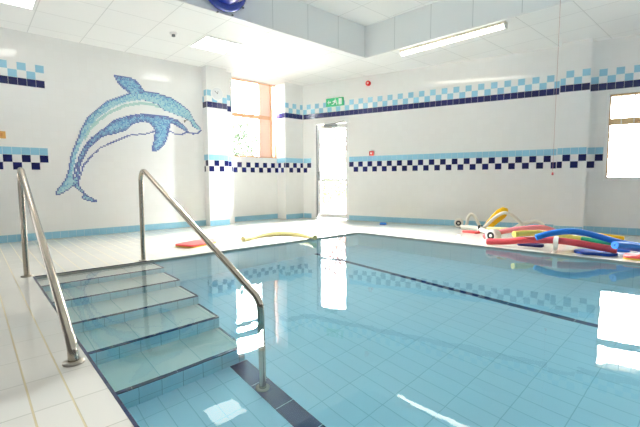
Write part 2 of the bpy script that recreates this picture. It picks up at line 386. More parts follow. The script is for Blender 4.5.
# navy lane lines laid in the pool floor
def lane(name, x0, x1, y0, y1, sl=0.0):
    mb = MB(); x = x0
    while x < x1:
        e = min(x + 0.284, x1); a = sl * (x - x0); b = sl * (e - x0)
        mb.face([(x + .002, y0 + a, ZF + .003), (e - .002, y0 + b, ZF + .003), (e - .002, y1 + b, ZF + .003), (x + .002, y1 + a, ZF + .003)]); x = e
    return struct(mb, name, STRIPE)
lane('trim_43', -2.48, PR, 1.335, 1.475)
lane('trim_44', PX, PR, 3.80, 3.875)

# ------------------------------------------------------------------ steps
steps = empty('pool_steps', (PX, PY, 0), 'broad tiled steps with navy nosings leading down into the pool', 'steps')
XN = [-4.06, -3.66, -3.26, -2.88, -2.485]; ZS = [-0.06, -0.26, -0.46, -0.66, -0.86]; YS = 1.465
for i in range(5):
    xa = PX if i == 0 else XN[i - 1]; xb = XN[i]; z = ZS[i]
    mb = MB(); y0 = PY + 0.001; zb = ZF
    mb.face([(xa, y0, z), (xb, y0, z), (xb, YS, z), (xa, YS, z)], [(0.02 - xa + xa, y0), (xb - xa + 0.02, y0), (xb - xa + .02, YS), (0.02, YS)], 0)
    mb.face([(xb, y0, zb), (xb, YS, zb), (xb, YS, z), (xb, y0, z)], [(y0, zb), (YS, zb), (YS, z), (y0, z)], 1)
    mb.face([(xb, YS, zb), (xa, YS, zb), (xa, YS, z), (xb, YS, z)], [(xb, zb), (xa, zb), (xa, z), (xb, z)], 1)
    st = mb.build('step', [TREAD_TILE, RISER_TILE], steps)
    mb = MB(); y = y0
    while y < YS - 0.01:
        e = min(y + 0.284, YS); mb.box(xb - 0.022, xb + 0.003, y + .001, e - .001, z - 0.012, z + 0.003); y = e
    mb.box(xa + 0.003, xb - 0.022, YS - 0.014, YS + 0.003, z - 0.008, z + 0.003)
    mb.build('nosing', NAVY_WET, st)
# water
mb = MB(); e = 0.012; w = [(PX - e, PY - e), (PR + e, PY - e), (PR + e, far(PR) + e), (PX - e, far(PX) + e)]
zt, zb = ZW, ZF - 0.02
mb.face([(x, y, zt) for x, y in w]); mb.face([(x, y, zb) for x, y in reversed(w)])
for i in range(4):
    a, b = w[i], w[(i + 1) % 4]; mb.face([(a[0], a[1], zb), (b[0], b[1], zb), (b[0], b[1], zt), (a[0], a[1], zt)])
wo = mb.build('water', WATER); wo['kind'] = 'stuff'

# ------------------------------------------------------------------ windows and door
def fbox(mb, F, s0, s1, z0, z1, o0, o1, mi=0):
    M = Matrix(((F.d.x, F.n.x, 0, F.p.x), (F.d.y, F.n.y, 0, F.p.y), (0, 0, 1, 0), (0, 0, 0, 1)))
    mb.box(s0, s1, o0, o1, z0, z1, mi, M)
# tall pine window on the left
root = bpy.data.objects.new('window_1', None); COL.objects.link(root); root.location = (-7.35, 4.03, 1.365); root['kind'] = 'structure'
mb = MB(); fbox(mb, FW, 0, 0.03, 1.365, 2.985, -0.13, -0.06); fbox(mb, FW, 1.21, 1.24, 1.365, 2.985, -0.13, -0.03)
fbox(mb, FW, 0, 1.24, 2.955, 2.985, -0.13, -0.06); fbox(mb, FW, 0, 1.24, 1.365, 1.395, -0.13, -0.06)
fbox(mb, FW, 0.03, 1.12, 2.21, 2.29, -0.12, -0.05); fbox(mb, FW, 1.09, 1.13, 1.395, 2.955, -0.13, -0.02)
mb.build('window_frame', WOOD_PINK, root)
mb = MB(); fbox(mb, FW, 0.80, 1.09, 1.395, 2.955, -0.088, -0.055); mb.build('pale_side_panel', mat('pale pink varnished panel', srgb(244, 206, 188), .4), root)
mb = MB(); fbox(mb, FW, 0.03, 1.21, 1.39, 2.96, -0.098, -0.092); mb.build('pane', GLASS, root)
mb = MB(); fbox(mb, FW, 0.0, 1.24, 1.352, 1.367, -0.14, 0.015); mb.build('window_sill', WPAINT, root)
# long window on the back wall
root = bpy.data.objects.new('window_2', None); COL.objects.link(root); root.location = FB.at(WINB[0], WINB[2]); root['kind'] = 'structure'
mb = MB(); a, b = WINB[0], WINB[1]
fbox(mb, FB, a, a + 0.025, .873, 2.165, -0.10, -0.03); fbox(mb, FB, b - .025, b, .873, 2.165, -0.10, -0.03)
fbox(mb, FB, a, b, 2.135, 2.165, -0.10, -0.03)
fbox(mb, FB, a + .02, b, 1.70, 1.80, -0.09, -0.04); mb.build('window_frame', WOOD_TAN, root)
mb = MB(); fbox(mb, FB, a, b, .873, .895, -0.10, -0.03)
s = a + 0.16
while s < b: fbox(mb, FB, s - .006, s + .006, .89, 2.14, -0.035, -0.028); s += 0.155
mb.build('glazing_bar', WPAINT, root)
mb = MB(); fbox(mb, FB, a, b, .88, 2.15, -0.068, -0.062); mb.build('pane', GLASS, root)
mb = MB(); fbox(mb, FB, a - 0.035, b + .035, .838, .873, -0.03, 0.03); fbox(mb, FB, a - .035, a, .873, 2.20, -0.02, 0.006); fbox(mb, FB, a - .035, b + .035, 2.165, 2.20, -0.02, 0.006)
mb.build('window_sill', WPAINT, root)
# garden door
root = bpy.data.objects.new('door_1', None); COL.objects.link(root); root.location = FB.at(DOOR[0], 0); root['kind'] = 'structure'
a, b = DOOR[0], DOOR[1]
mb = MB(); fbox(mb, FB, a, a + .06, 0, 2.17, -0.10, 0.012); fbox(mb, FB, b - .05, b, 0, 2.17, -0.10, 0.004); fbox(mb, FB, a, b, 2.10, 2.17, -0.10, 0.012)
mb.build('door_frame', WPAINT, root)
mb = MB(); fbox(mb, FB, a + .06, a + .072, 0.06, 2.10, -0.05, -0.0); mb.build('door_seal', GREYMET, root)
leaf = MB(); c, d = a + .075, b - .052
for q in ((c, c + .07, .02, 2.09), (d - .03, d, .02, 2.09), (c, d, 2.0, 2.09), (c, d, .02, .12), (c, d, .84, .90)): fbox(leaf, FB, *q, -0.07, -0.03)
lf = leaf.build('door_leaf', WPAINT, root)
mb = MB(); fbox(mb, FB, c + .05, d - .02, .1, 2.02, -0.053, -0.047); mb.build('pane', GLASS, lf)
mb = MB(); fbox(mb, FB, c + .2, c + .5, 2.035, 2.095, -0.03, 0.03); mb.build('door_closer', GREYMET, lf)
mb = MB(); tube(mb, [FB.at(c + .48, 2.10, .02), FB.at(d - .02, 2.115, .09), FB.at(d, 2.10, .02)], 0.008, 8); mb.build('closer_arm', GREYMET, lf)
mb = MB(); fbox(mb, FB, c + .02, c + .05, .86, 1.06, -0.03, -0.012); mb.build('door_handle', GREYMET, lf)

# ------------------------------------------------------------------ lights the room has
LAMP = mat('glowing diffuser', srgb(255, 252, 244), 0.5, emit=(1, 0.97, 0.92, 1), strength=4.0)
TUBE = mat('warm glowing tube cover', srgb(255, 246, 225), 0.5, emit=(1, 0.93, 0.80, 1), strength=6.5)
def ceiling_panel(x0, y0, label):
    r = empty('ceiling_light', (x0 + .3, y0 + .3, ZC), label, 'ceiling light', 'square ceiling light panels')
    mb = MB()
    for q in ((0, .6, 0, .02), (0, .6, .58, .6), (0, .02, .02, .58), (.58, .6, .02, .58)): mb.box(x0 + q[0], x0 + q[1], y0 + q[2], y0 + q[3], ZC - .012, ZC + .0)
    mb.build('frame', WPAINT, r)
    mb = MB(); mb.box(x0 + .02, x0 + .58, y0 + .02, y0 + .58, ZC - .008, ZC - .001); mb.build('diffuser', LAMP, r)
ceiling_panel(-6.125, 2.735, 'square glowing ceiling panel near the grey bulkhead, above the dolphin wall')
ceiling_panel(-6.125, 0.135, 'glowing ceiling panel cut off by the top left corner of the photo')
r = empty('strip_light', (-3.24, 5.52, ZC), 'long glowing batten light on the lowered ceiling below the right bulkhead', 'strip light')
M = Matrix.Translation((-4.07, 5.445, 0)) @ Matrix.Rotation(math.atan(0.045), 4, 'Z')
mb = MB(); mb.box(0, 1.68, 0.0, .10, ZC - .035, ZC - .001, 0, M); mb.build('housing', mat('pale brass housing', srgb(222, 212, 190), 0.35), r)
mb = MB(); prof = [(math.cos(t) * .048, -math.sin(t) * .045) for t in [math.pi * k / 8 for k in range(9)]]
rs = [[M @ Vector((x, .05 + p[0], ZC - .035 + p[1])) for p in prof] for x in (0.02, 1.66)]
mb.grid(rs, closed=False); mb.cap(rs[0]); mb.cap(list(reversed(rs[1]))); mb.build('diffuser', TUBE, r)
for x0 in (0, 1.66):
    mb = MB(); mb.box(x0, x0 + .02, 0, .1, ZC - .084, ZC - .001, 0, M); mb.build('end_cap', WPAINT, r)
r = empty('smoke_detector', (-5.76, 2.34, ZC), 'small white smoke detector on the ceiling left of the light panel', 'smoke detector')
mb = MB(); lathe(mb, (-5.76, 2.34, ZC), (0, 0, -1), [(0, .055), (.012, .055), (.02, .045), (.022, 0)]); mb.build('base', WPAINT, r)
mb = MB(); lathe(mb, (-5.76, 2.34, ZC - .02), (0, 0, -1), [(0, .022), (.03, .026), (.034, 0)]); mb.build('sensor_head', GREYMET, r)
# blue duct through the bulkhead
DUCT = mat('glossy blue duct paint', srgb(28, 52, 148), 0.16, coat=0.6)
r = empty('ventilation_duct', (-4.71, 2.62, 3.3), 'glossy blue round duct end with a collar on the grey bulkhead', 'duct')
mb = MB(); lathe(mb, (-4.70, 2.565, 3.335), (1, 0, 0), [(0, .25), (.40, .25), (.45, .24), (.45, .20), (.40, .19), (.3, 0)], 48); mb.build('pipe', DUCT, r)
mb = MB(); lathe(mb, (-4.705, 2.565, 3.335), (1, 0, 0), [(0, .29), (.03, .32), (.08, .32), (.11, .29), (.11, .25)], 48); mb.build('collar', DUCT, r)
for t in range(10):
    mb = MB(); a = 2 * math.pi * t / 10 + 0.7; lathe(mb, (-4.70, 2.565 + .345 * math.cos(a), 3.335 + .345 * math.sin(a)), (1, 0, 0), [(0, .012), (.02, .012), (.022, 0)], 8); mb.build('bolt', GREYMET, r)

# ------------------------------------------------------------------ handrails
RAILPTS = [(-4.44, 0), (-4.435, .3), (-4.425, .6), (-4.415, .84), (-4.405, .905), (-4.375, .95), (-4.33, .972), (-4.27, .965), (-4.20, .938), (-4.0, .856), (-3.6, .690), (-3.2, .523), (-2.8, .356), (-2.5, .231), (-2.27, .132), (-2.20, .102), (-2.155, .06), (-2.145, .0)]
def handrail(pts, y0, y1, feet, label):
    r = empty('handrail', (pts[0][0], y0, 0), label, 'handrail', 'steel handrails either side of the steps')
    Y = lambda x: y0 + (y1 - y0) * (x - pts[0][0]) / (pts[-1][0] - pts[0][0])
    path = catmull([(x, Y(x), z) for x, z in pts], 8); mb = MB(); tube(mb, path, .0235, 20); mb.build('rail', STEEL, r)
    for x, z in feet:
        mb = MB(); lathe(mb, (x, Y(x), z), (0, 0, 1), [(0, .048), (.006, .048), (.012, .04), (.014, .026)], 28); mb.build('flange', STEEL_DARK, r)
handrail(RAILPTS, .352, .326, [(-4.44, 0.0), (-2.145, 0.0)], 'nearer steel handrail, its lower end standing on the deck edge')
handrail(RAILPTS[:-1] + [(-2.142, .01), (-2.14, -.2), (-2.133, -.6), (-2.133, -1.055)], 1.380, 1.390, [(-4.44, 0.0), (-2.133, ZF)], 'farther steel handrail, its lower end going down into the water')

# ------------------------------------------------------------------ dolphin mosaic
BACK = [(0.979, 0.716), (1.021, 0.768), (1.1, 0.876), (1.11, 0.891), (1.165, 1.057), (1.212, 1.296), (1.31, 1.538), (1.369, 1.696), (1.46, 1.867), (1.596, 2.003), (1.701, 2.115), (1.777, 2.18), (1.95, 2.259), (2.105, 2.349), (2.357, 2.408), (2.583, 2.403), (2.805, 2.359), (2.981, 2.27), (3.136, 2.162), (3.214, 2.016), (3.294, 1.918), (3.354, 1.858), (3.334, 1.819), (3.265, 1.841), (3.183, 1.882), (3.156, 1.957), (3.051, 2.013), (2.87, 2.07), (2.67, 2.122), (2.538, 2.217), (2.305, 2.255), (2.077, 2.196), (1.858, 2.089), (1.794, 2.037), (1.631, 1.897), (1.503, 1.743), (1.375, 1.5), (1.289, 1.299), (1.254, 1.167), (1.23, 1.058), (1.213, 0.917), (1.113, 0.766), (1.017, 0.693)]
FLUKE = [(0.979, 0.716), (0.98, 0.662), (1.052, 0.671), (1.148, 0.733), (1.217, 0.808), (1.239, 0.906), (1.213, 0.917), (1.113, 0.766), (1.017, 0.693)]
DORSAL = [(2.105, 2.332), (1.977, 2.42), (1.898, 2.52), (1.869, 2.607), (2.095, 2.612), (2.204, 2.573), (2.279, 2.502), (2.357, 2.402)]
FLANK = [(1.263, 0.922), (1.264, 0.984), (1.279, 1.102), (1.306, 1.256), (1.411, 1.446), (1.494, 1.561), (1.62, 1.671), (1.784, 1.808), (1.848, 1.879), (2.067, 1.964), (2.295, 2.024), (2.596, 2.032), (2.772, 2.013), (2.918, 1.974), (3.046, 1.871), (3.11, 1.786), (3.136, 1.761), (3.086, 1.762), (3.009, 1.804), (2.903, 1.858), (2.786, 1.91), (2.763, 1.825), (2.491, 1.741), (2.483, 1.782), (2.426, 1.858), (2.331, 1.889), (2.253, 1.869), (2.15, 1.833), (2.034, 1.717), (1.837, 1.638), (1.686, 1.6), (1.571, 1.489), (1.466, 1.394), (1.381, 1.237), (1.315, 1.062), (1.308, 0.922)]
FLIPPER = [(2.763, 1.825), (2.725, 1.676), (2.668, 1.528), (2.529, 1.397), (2.427, 1.382), (2.419, 1.434), (2.465, 1.558), (2.491, 1.741), (2.536, 1.816)]
TAIL = [(1.262, 0.953), (1.211, 0.875), (1.225, 0.786), (1.289, 0.73), (1.344, 0.674), (1.322, 0.619), (1.348, 0.574), (1.466, 0.539), (1.562, 0.546), (1.469, 0.603), (1.373, 0.684), (1.302, 0.807), (1.308, 0.922)]
L_STRIPE = [(2.601, 2.159), (2.432, 2.19), (2.302, 2.189), (2.03, 2.118), (1.81, 1.989), (1.64, 1.852), (1.501, 1.696), (1.413, 1.534)]
L_BELLY = [(1.299, 0.89), (1.319, 0.95), (1.365, 1.104), (1.48, 1.263), (1.628, 1.411), (1.832, 1.519), (2.075, 1.639), (2.374, 1.689), (2.483, 1.741)]
L_CHIN = [(2.754, 1.764), (2.854, 1.721), (2.986, 1.724), (3.098, 1.769), (3.188, 1.746), (3.281, 1.761), (3.353, 1.832)]
L_NAVY = [(1.212, 0.891), (1.245, 1.015), (1.271, 1.139)]
EYE = [(3.028, 1.958), (3.086, 1.994)]
def inside(p, poly):
    c = False; x, y = p; j = len(poly) - 1
    for i in range(len(poly)):
        xi, yi = poly[i]; xj, yj = poly[j]
        if (yi > y) != (yj > y) and x < (xj - xi) * (y - yi) / (yj - yi) + xi: c = not c
        j = i
    return c
def smooth(poly, n=3, closed=True):
    P = [Vector((a, b, 0)) for a, b in poly]
    return poly if not closed else poly
CS = TW / 5
PALS = {'pale': [srgb(164, 206, 214), srgb(150, 198, 212), srgb(176, 214, 218), srgb(124, 178, 206)],
        'mid': [srgb(112, 164, 200), srgb(132, 182, 208), srgb(98, 142, 190), srgb(158, 200, 214)],
        'deep': [srgb(100, 136, 184), srgb(122, 164, 198), srgb(92, 114, 168), srgb(144, 186, 208)]}
KEYS = [(k, i) for k in PALS for i in range(4)]
MOS = [mat('mosaic %s blue %d' % (k, i), PALS[k][i], 0.15) for k, i in KEYS]
OUTL = mat('mosaic indigo', srgb(98, 112, 166), 0.15); TURQ = mat('mosaic faint turquoise', srgb(178, 212, 206), 0.15); OLIVE = mat('mosaic olive', srgb(84, 76, 56), 0.3)
ALLM = MOS + [OUTL, TURQ, OLIVE]; iO, iT, iE = len(MOS), len(MOS) + 1, len(MOS) + 2
cells = {}
def raster(poly, part, fn, outline=True):
    ys = [p[0] for p in poly]; zs = [p[1] for p in poly]; S = set()
    for i in range(int(min(ys) / CS) - 1, int(max(ys) / CS) + 2):
        for j in range(int(min(zs) / CS) - 1, int(max(zs) / CS) + 2):
            if inside(((i + .5) * CS, (j + .5) * CS), poly): S.add((i, j))
    return S
def line_cells(pts):
    S = set()
    for (a, b), (c, d) in zip(pts, pts[1:]):
        n = max(2, int(math.hypot(c - a, d - b) / CS * 2))
        for k in range(n + 1):
            t = k / n; S.add((math.floor((a + (c - a) * t) / CS), math.floor((b + (d - b) * t) / CS)))
    return S
sets = {'body': raster(BACK, 0, 0), 'flank': raster(FLANK, 0, 0), 'dorsal_fin': raster(DORSAL, 0, 0), 'flipper': raster(FLIPPER, 0, 0), 'tail_fluke': raster(FLUKE, 0, 0) | raster(TAIL, 0, 0)}
solid = set().union(*sets.values())
def depth(c, S, m=9):
    for r in range(1, m):
        if any((c[0] + dx * r, c[1] + dz * r) not in S for dx, dz in ((1, 0), (-1, 0), (0, 1), (0, -1))): return r
    return m
def put(part, c, mi): cells[c] = (part, mi)
rnd = random.Random(3)
for c in line_cells(L_STRIPE): put('body', c, iT); put('body', (c[0], c[1] + 1), iT)
for c in line_cells(L_BELLY) | line_cells(L_CHIN) | line_cells(L_NAVY): put('body', c, iO)
back = sets['body']
for c in back:
    up = next((k for k in range(1, 14) if (c[0] - k * 0.45 // 1, c[1] + k) not in back), 14); dn = next((k for k in range(1, 14) if (c[0], c[1] - k) not in back), 14)
    lf = next((k for k in range(1, 14) if (c[0] - k, c[1]) not in back), 14); rt = next((k for k in range(1, 14) if (c[0] + k, c[1]) not in back), 14)
    o = min(lf, up); i = min(rt, dn)
    if o == 1: put('body', c, iO)
    else:
        t = o / (o + i); pal = 'mid' if t < .38 + rnd.uniform(-.1, .1) else 'pale'
        put('body', c, KEYS.index((pal, rnd.choice([0, 0, 1, 2, 3]))))
for nm in ('flank', 'dorsal_fin', 'flipper', 'tail_fluke'):
    part = 'body' if nm == 'flank' else nm
    for c in sets[nm]:
        d = depth(c, solid)
        if d == 1 or (nm != 'tail_fluke' and d == 2 and rnd.random() < .35): put(part, c, iO)
        else: put(part, c, KEYS.index((('deep' if d < 4 else 'mid') if nm != 'tail_fluke' else rnd.choice(['deep', 'pale']), rnd.choice([0, 1, 2, 3, 1]))))
for c in raster(FLUKE, 0, 0):
    put('tail_fluke', c, iO if depth(c, solid) == 1 else KEYS.index(('pale', rnd.choice([0, 2]))))
for c in line_cells(EYE): put('eye', c, iE)
dol = empty('dolphin_mosaic', (-7.11, 2.1, 1.6), 'large blue leaping dolphin in small mosaic tiles on the white left wall', 'wall mosaic')
for part in ('body', 'dorsal_fin', 'flipper', 'tail_fluke', 'eye'):
    mb = MB(); g = .0009; x1 = -7.11 + .0028
    for (i, j), (p, mi) in cells.items():
        if p != part: continue
        y0, y1, z0, z1 = i * CS + g, (i + 1) * CS - g, j * CS + g, (j + 1) * CS - g
        mb.face([(x1, y0, z0), (x1, y1, z0), (x1, y1, z1), (x1, y0, z1)], None, mi)
        a = [(y0, z0), (y1, z0), (y1, z1), (y0, z1)]
        for k in range(4):
            p0, p1 = a[k], a[(k + 1) % 4]; mb.face([(-7.1105, *p0), (-7.1105, *p1), (x1, *p1), (x1, *p0)], None, mi)
    mb.build(part, ALLM, dol)

# ------------------------------------------------------------------ fittings on the walls
RED = mat('red plastic', srgb(196, 34, 30), 0.3); WPL = mat('white plastic', srgb(240, 240, 238), 0.35); GREEN = mat('green sign face', srgb(30, 165, 110), 0.4)
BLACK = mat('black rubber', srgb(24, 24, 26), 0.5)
r = empty('wall_clock', (-6.93, 3.604, 2.50), 'round white wall clock on the pillar beside the tall window', 'clock')
mb = MB(); lathe(mb, (-6.928, 3.604, 2.505), (1, 0, 0), [(0, .125), (.03, .125), (.038, .115), (.03, .11)], 36); mb.build('rim', WPL, r)
mb = MB(); lathe(mb, (-6.928, 3.604, 2.505), (1, 0, 0), [(.028, .111), (.0281, 0)], 36); mb.build('dial', mat('clock dial', srgb(226, 228, 230), .4), r)
mb = MB(); Mx = Matrix.Translation((-6.897, 3.604, 2.505))
for ang, l in ((0.9, .07), (-0.35, .05)): mb.box(0, .002, -.004, .004, -.008, l, 0, Mx @ Matrix.Rotation(ang, 4, 'X'))
mb.build('hands', GREYMET, r)
# exit sign
s0, s1, z0, z1 = sB(-6.385), sB(-5.985), 2.462, 2.632
r = empty('exit_sign', FB.at((s0 + s1) / 2, z0), 'green emergency exit sign with a running figure above the garden door', 'exit sign')
mb = MB(); fbox(mb, FB, s0, s1, z0, z1, 0, .03); mb.build('sign_panel', GREEN, r)
def pic(name, polys):
    mb = MB()
    for poly in polys:
        P = [FB.at(s0 + .4 * u * (s1 - s0) / .4, z0 + (z1 - z0) * v, .032) for u, v in poly]; mb.face(P)
        Q = [FB.at(s0 + .4 * u * (s1 - s0) / .4, z0 + (z1 - z0) * v, .0295) for u, v in poly]
        for i in range(len(P)): mb.face([Q[i], Q[(i + 1) % len(P)], P[(i + 1) % len(P)], P[i]])
    mb.build(name, WPL, r)
pic('arrow', [[(.08, .5), (.18, .78), (.18, .22)], [(.18, .58), (.30, .58), (.30, .42), (.18, .42)]])
pic('running_figure', [[(.50, .82), (.55, .90), (.60, .82), (.55, .74)], [(.42, .60), (.52, .74), (.58, .70), (.56, .45), (.47, .42)], [(.40, .62), (.38, .50), (.41, .48), (.45, .62)], [(.57, .68), (.66, .55), (.64, .50), (.56, .60)],
                      [(.47, .44), (.43, .28), (.34, .24), (.34, .16), (.46, .20), (.53, .44)], [(.50, .44), (.60, .34), (.60, .14), (.66, .14), (.66, .38), (.56, .48)]])
pic('doorway', [[(.74, .12), (.74, .88), (.92, .88), (.92, .12)]])
# red sounder and call point
c = FB.at(sB(-5.44), 2.842); r = empty('fire_alarm_sounder', c, 'round red fire alarm sounder high on the back wall', 'fire alarm')
mb = MB(); lathe(mb, c, BN, [(0, .052), (.04, .052), (.055, .042), (.06, .030), (.05, .022)], 28); mb.build('housing', RED, r)
mb = MB(); lathe(mb, c + BN * .048, BN, [(0, .024), (.006, .016), (.008, 0)], 20); mb.build('horn', mat('pale grille', srgb(226, 196, 190), .5), r)
c = FB.at(sB(-5.36), 1.40); r = empty('fire_call_point', c, 'small square red fire call point on the back wall above the lower tile band', 'call point')
mb = MB(); fbox(mb, FB, sB(-5.36) - .043, sB(-5.36) + .043, 1.372, 1.458, 0, .045); mb.build('housing', RED, r)
mb = MB(); fbox(mb, FB, sB(-5.36) - .02, sB(-5.36) + .02, 1.395, 1.435, .045, .048); mb.build('glass_window', WPL, r)
# switch at the left edge
r = empty('light_switch', (-7.11, .40, 1.5), 'small orange yellow switch plate on the left wall at the photo edge', 'switch')
mb = MB(); mb.box(-7.11, -7.095, .34, .435, 1.475, 1.575); mb.build('plate', mat('amber plate', srgb(222, 168, 92), .4), r)
mb = MB(); mb.box(-7.097, -7.09, .375, .40, 1.50, 1.55); mb.build('rocker', mat('amber rocker', srgb(205, 140, 80), .4), r)
# pull cord
r = empty('pull_cord', (-1.63, 5.2, 3.53), 'thin red emergency pull cord hanging from the ceiling with a small red bead', 'pull cord')
mb = MB(); tube(mb, [Vector((-1.63, 5.2, 3.53)), Vector((-1.63, 5.2, .95))], .0018, 6); mb.build('cord', mat('pale red cord', srgb(176, 130, 124), .6), r)
mb = MB(); lathe(mb, (-1.63, 5.2, .915), (0, 0, 1), [(0, 0), (.004, .012), (.02, .014), (.035, .006), (.04, 0)], 14); mb.build('bead', RED, r)

# ------------------------------------------------------------------ swimming floats
def foam(name, col): return mat(name, col, 0.55, noise=0.06, spec=0.3)
F_RED = foam('red foam', srgb(222, 84, 92)); F_PINK = foam('pink foam', srgb(236, 140, 148)); F_BLUE = foam('blue foam', srgb(44, 126, 216)); F_DBLUE = foam('dark blue foam', srgb(18, 66, 160))
F_YEL = foam('pale yellow foam', srgb(240, 222, 104)); F_GOLD = foam('golden yellow foam', srgb(240, 184, 20)); F_GREEN = foam('green foam', srgb(40, 150, 110)); F_WHITE = foam('white foam', srgb(232, 228, 216)); F_LEMON = foam('lemon foam', srgb(240, 228, 165))
HOLE = mat('dark foam hollow', srgb(40, 40, 42), .8)
def noodle(pts, rad, m, label, cat='pool noodle', group='foam pool noodles', bore=True, inner=None):
    path = catmull(pts, 7); mb = MB(); rs = rings_along(path, rad, 18); mb.grid(rs)
    for end, p, t in ((0, path[0], (path[1] - path[0]).normalized()), (-1, path[-1], (path[-2] - path[-1]).normalized())):
        R = rs[end]; h = .22 if bore else 0.02
        inn = [p + (q - p) * h for q in R]; dp = [q + t * rad * .8 for q in inn]
        mb.grid([R, inn], smooth=False); mb.grid([inn, dp], mi=1 if bore else 0); mb.cap(dp, 1 if bore else 0)
    o = mb.build('pool_noodle', [m, inner or m]); return tag(o, label, cat, group)
noodle([(-4.849, 2.873, 0.037), (-4.906, 3.024, 0.037), (-5.024, 3.311, 0.037), (-4.978, 3.618, 0.037), (-4.708, 3.766, 0.037), (-4.474, 3.771, 0.037), (-4.246, 3.712, 0.037)], .036, F_LEMON, 'curved lemon yellow pool noodle lying alone on the far left deck by the water')
noodle([(-2.357, 5.115, .041), (-2.14, 5.158, .060), (-1.968, 5.192, .09), (-1.696, 5.247, .120), (-1.541, 5.278, .125), (-1.342, 5.318, .110), (-1.152, 5.356, .085), (-.998, 5.386, .069)], .040, F_RED, 'red pool noodle at the front of the heap, lying nearest the water')
noodle([(-2.585, 5.48, .041), (-2.482, 5.539, .081), (-2.337, 5.622, .138), (-2.171, 5.716, .173), (-2.01, 5.809, .200), (-1.903, 5.87, .197), (-1.80, 5.95, .150), (-1.75, 6.03, .09), (-1.74, 6.12, .04)], .036, F_PINK, 'paler pink pool noodle arching behind the red one')
noodle([(-1.748, 5.098, 0.161), (-1.64, 5.17, 0.208), (-1.534, 5.241, 0.236), (-1.428, 5.312, 0.247), (-1.315, 5.389, 0.231), (-1.184, 5.476, 0.19), (-1.081, 5.545, 0.153), (-0.971, 5.619, 0.12), (-0.847, 5.702, 0.097), (-0.6, 5.86, 0.06), (-0.4, 5.98, 0.04)], .036, F_BLUE, 'long blue pool noodle arched over the red and yellow noodles')
noodle([(-.975,5.137,.157),(-.89,5.30,.135),(-.76,5.48,.10),(-.6,5.66,.065),(-.5,5.78,.045)], .042, F_BLUE, 'short thick blue pool noodle end beside the end of the red noodle')
noodle([(-1.991, 5.058, 0.18), (-1.915, 5.205, 0.186), (-1.809, 5.409, 0.178), (-1.663, 5.691, 0.135), (-1.551, 5.909, 0.092), (-1.435, 6.132, 0.055), (-1.38, 6.25, 0.04)], .037, F_YEL, 'pale yellow pool noodle with a lime tinted end jutting over the water', inner=foam('lime foam', srgb(160, 190, 40)))
noodle([(-1.68, 6.44, .10), (-1.58, 6.477, .098), (-1.412, 6.525, .082), (-1.155, 6.599, .055)], .030, F_GOLD, 'golden yellow pool noodle at the back, by the wall behind the blue one')
noodle([(-1.49, 5.96, .078), (-1.40, 5.965, .076), (-1.287, 5.963, .066), (-1.155, 5.989, .045)], .032, F_GREEN, 'green pool noodle seen just below the long blue one')
noodle([(-3.40, 6.54, .030), (-3.385, 6.546, .098), (-3.372, 6.551, .19), (-3.328, 6.569, .255), (-3.266, 6.594, .21), (-3.217, 6.613, .11), (-3.17, 6.63, .03)], .027, F_WHITE, 'small white foam hoop standing right beside the white float with a dark hole', bore=False)
noodle([(-2.97, 6.20, .045), (-2.912, 6.231, .102), (-2.85, 6.269, .18), (-2.775, 6.315, .268), (-2.70, 6.362, .322), (-2.65, 6.393, .332), (-2.573, 6.44, .292), (-2.496, 6.49, .21), (-2.444, 6.52, .14), (-2.40, 6.54, .05)], .026, F_WHITE, 'tall white foam noodle arching across the yellow float', bore=False)
noodle([(-2.62, 6.50, .04), (-2.546, 6.536, .09), (-2.486, 6.576, .140), (-2.402, 6.632, .175), (-2.318, 6.688, .195), (-2.25, 6.73, .17), (-2.21, 6.75, .11), (-2.19, 6.76, .04)], .032, F_WHITE, 'low white foam noodle arching right of the yellow float', bore=False)
noodle([(-3.42, 6.44, .035), (-3.15, 6.38, .045), (-2.95, 6.16, .05), (-2.8, 6.0, .06), (-2.72, 5.95, .05), (-2.65, 5.9, .04)], .036, F_WHITE, 'straight white foam noodle lying flat behind the black strap', bore=False)
noodle([(-2.82, 6.12, .09), (-2.66, 6.10, .10), (-2.46, 6.14, .10), (-2.25, 6.2, .05)], .026, F_LEMON, 'cream foam noodle lying under the white arch', bore=False)
# white floats with a dark hollow end
def ring_float(c, ax, rad, ln, label, m=F_WHITE):
    r = empty('ring_float', (c[0], c[1], 0), label, 'foam float', 'white ring floats')
    mb = MB(); lathe(mb, c, ax, [(ln * .5, rad * .45), (0, rad * .45), (-.01, rad * .5), (-.015, rad * .8), (0, rad * .97), (.02, rad), (ln - .02, rad), (ln, rad * .93), (ln, 0)], 28); mb.build('body', m, r)
    mb = MB(); lathe(mb, c, ax, [(-.013, rad * .60), (-.0125, rad * .2)], 24); mb.build('inner_ring', BLACK, r)  # black disc painting the darkness inside the hollow end
    mb = MB(); lathe(mb, c, ax, [(-.012, rad * .26), (-.018, rad * .18), (-.02, 0)], 16); mb.build('plug', F_WHITE, r)
ring_float((-3.494, 6.45, .095), (-.42, .9, 0.0), .078, .13, 'white round float with a dark hollow end, leftmost of the heap by the wall')
ring_float((-2.40, 5.33, .093), (.12, .99, 0.0), .088, .11, 'larger white round float with a dark hollow end, behind the tip of the red noodle')
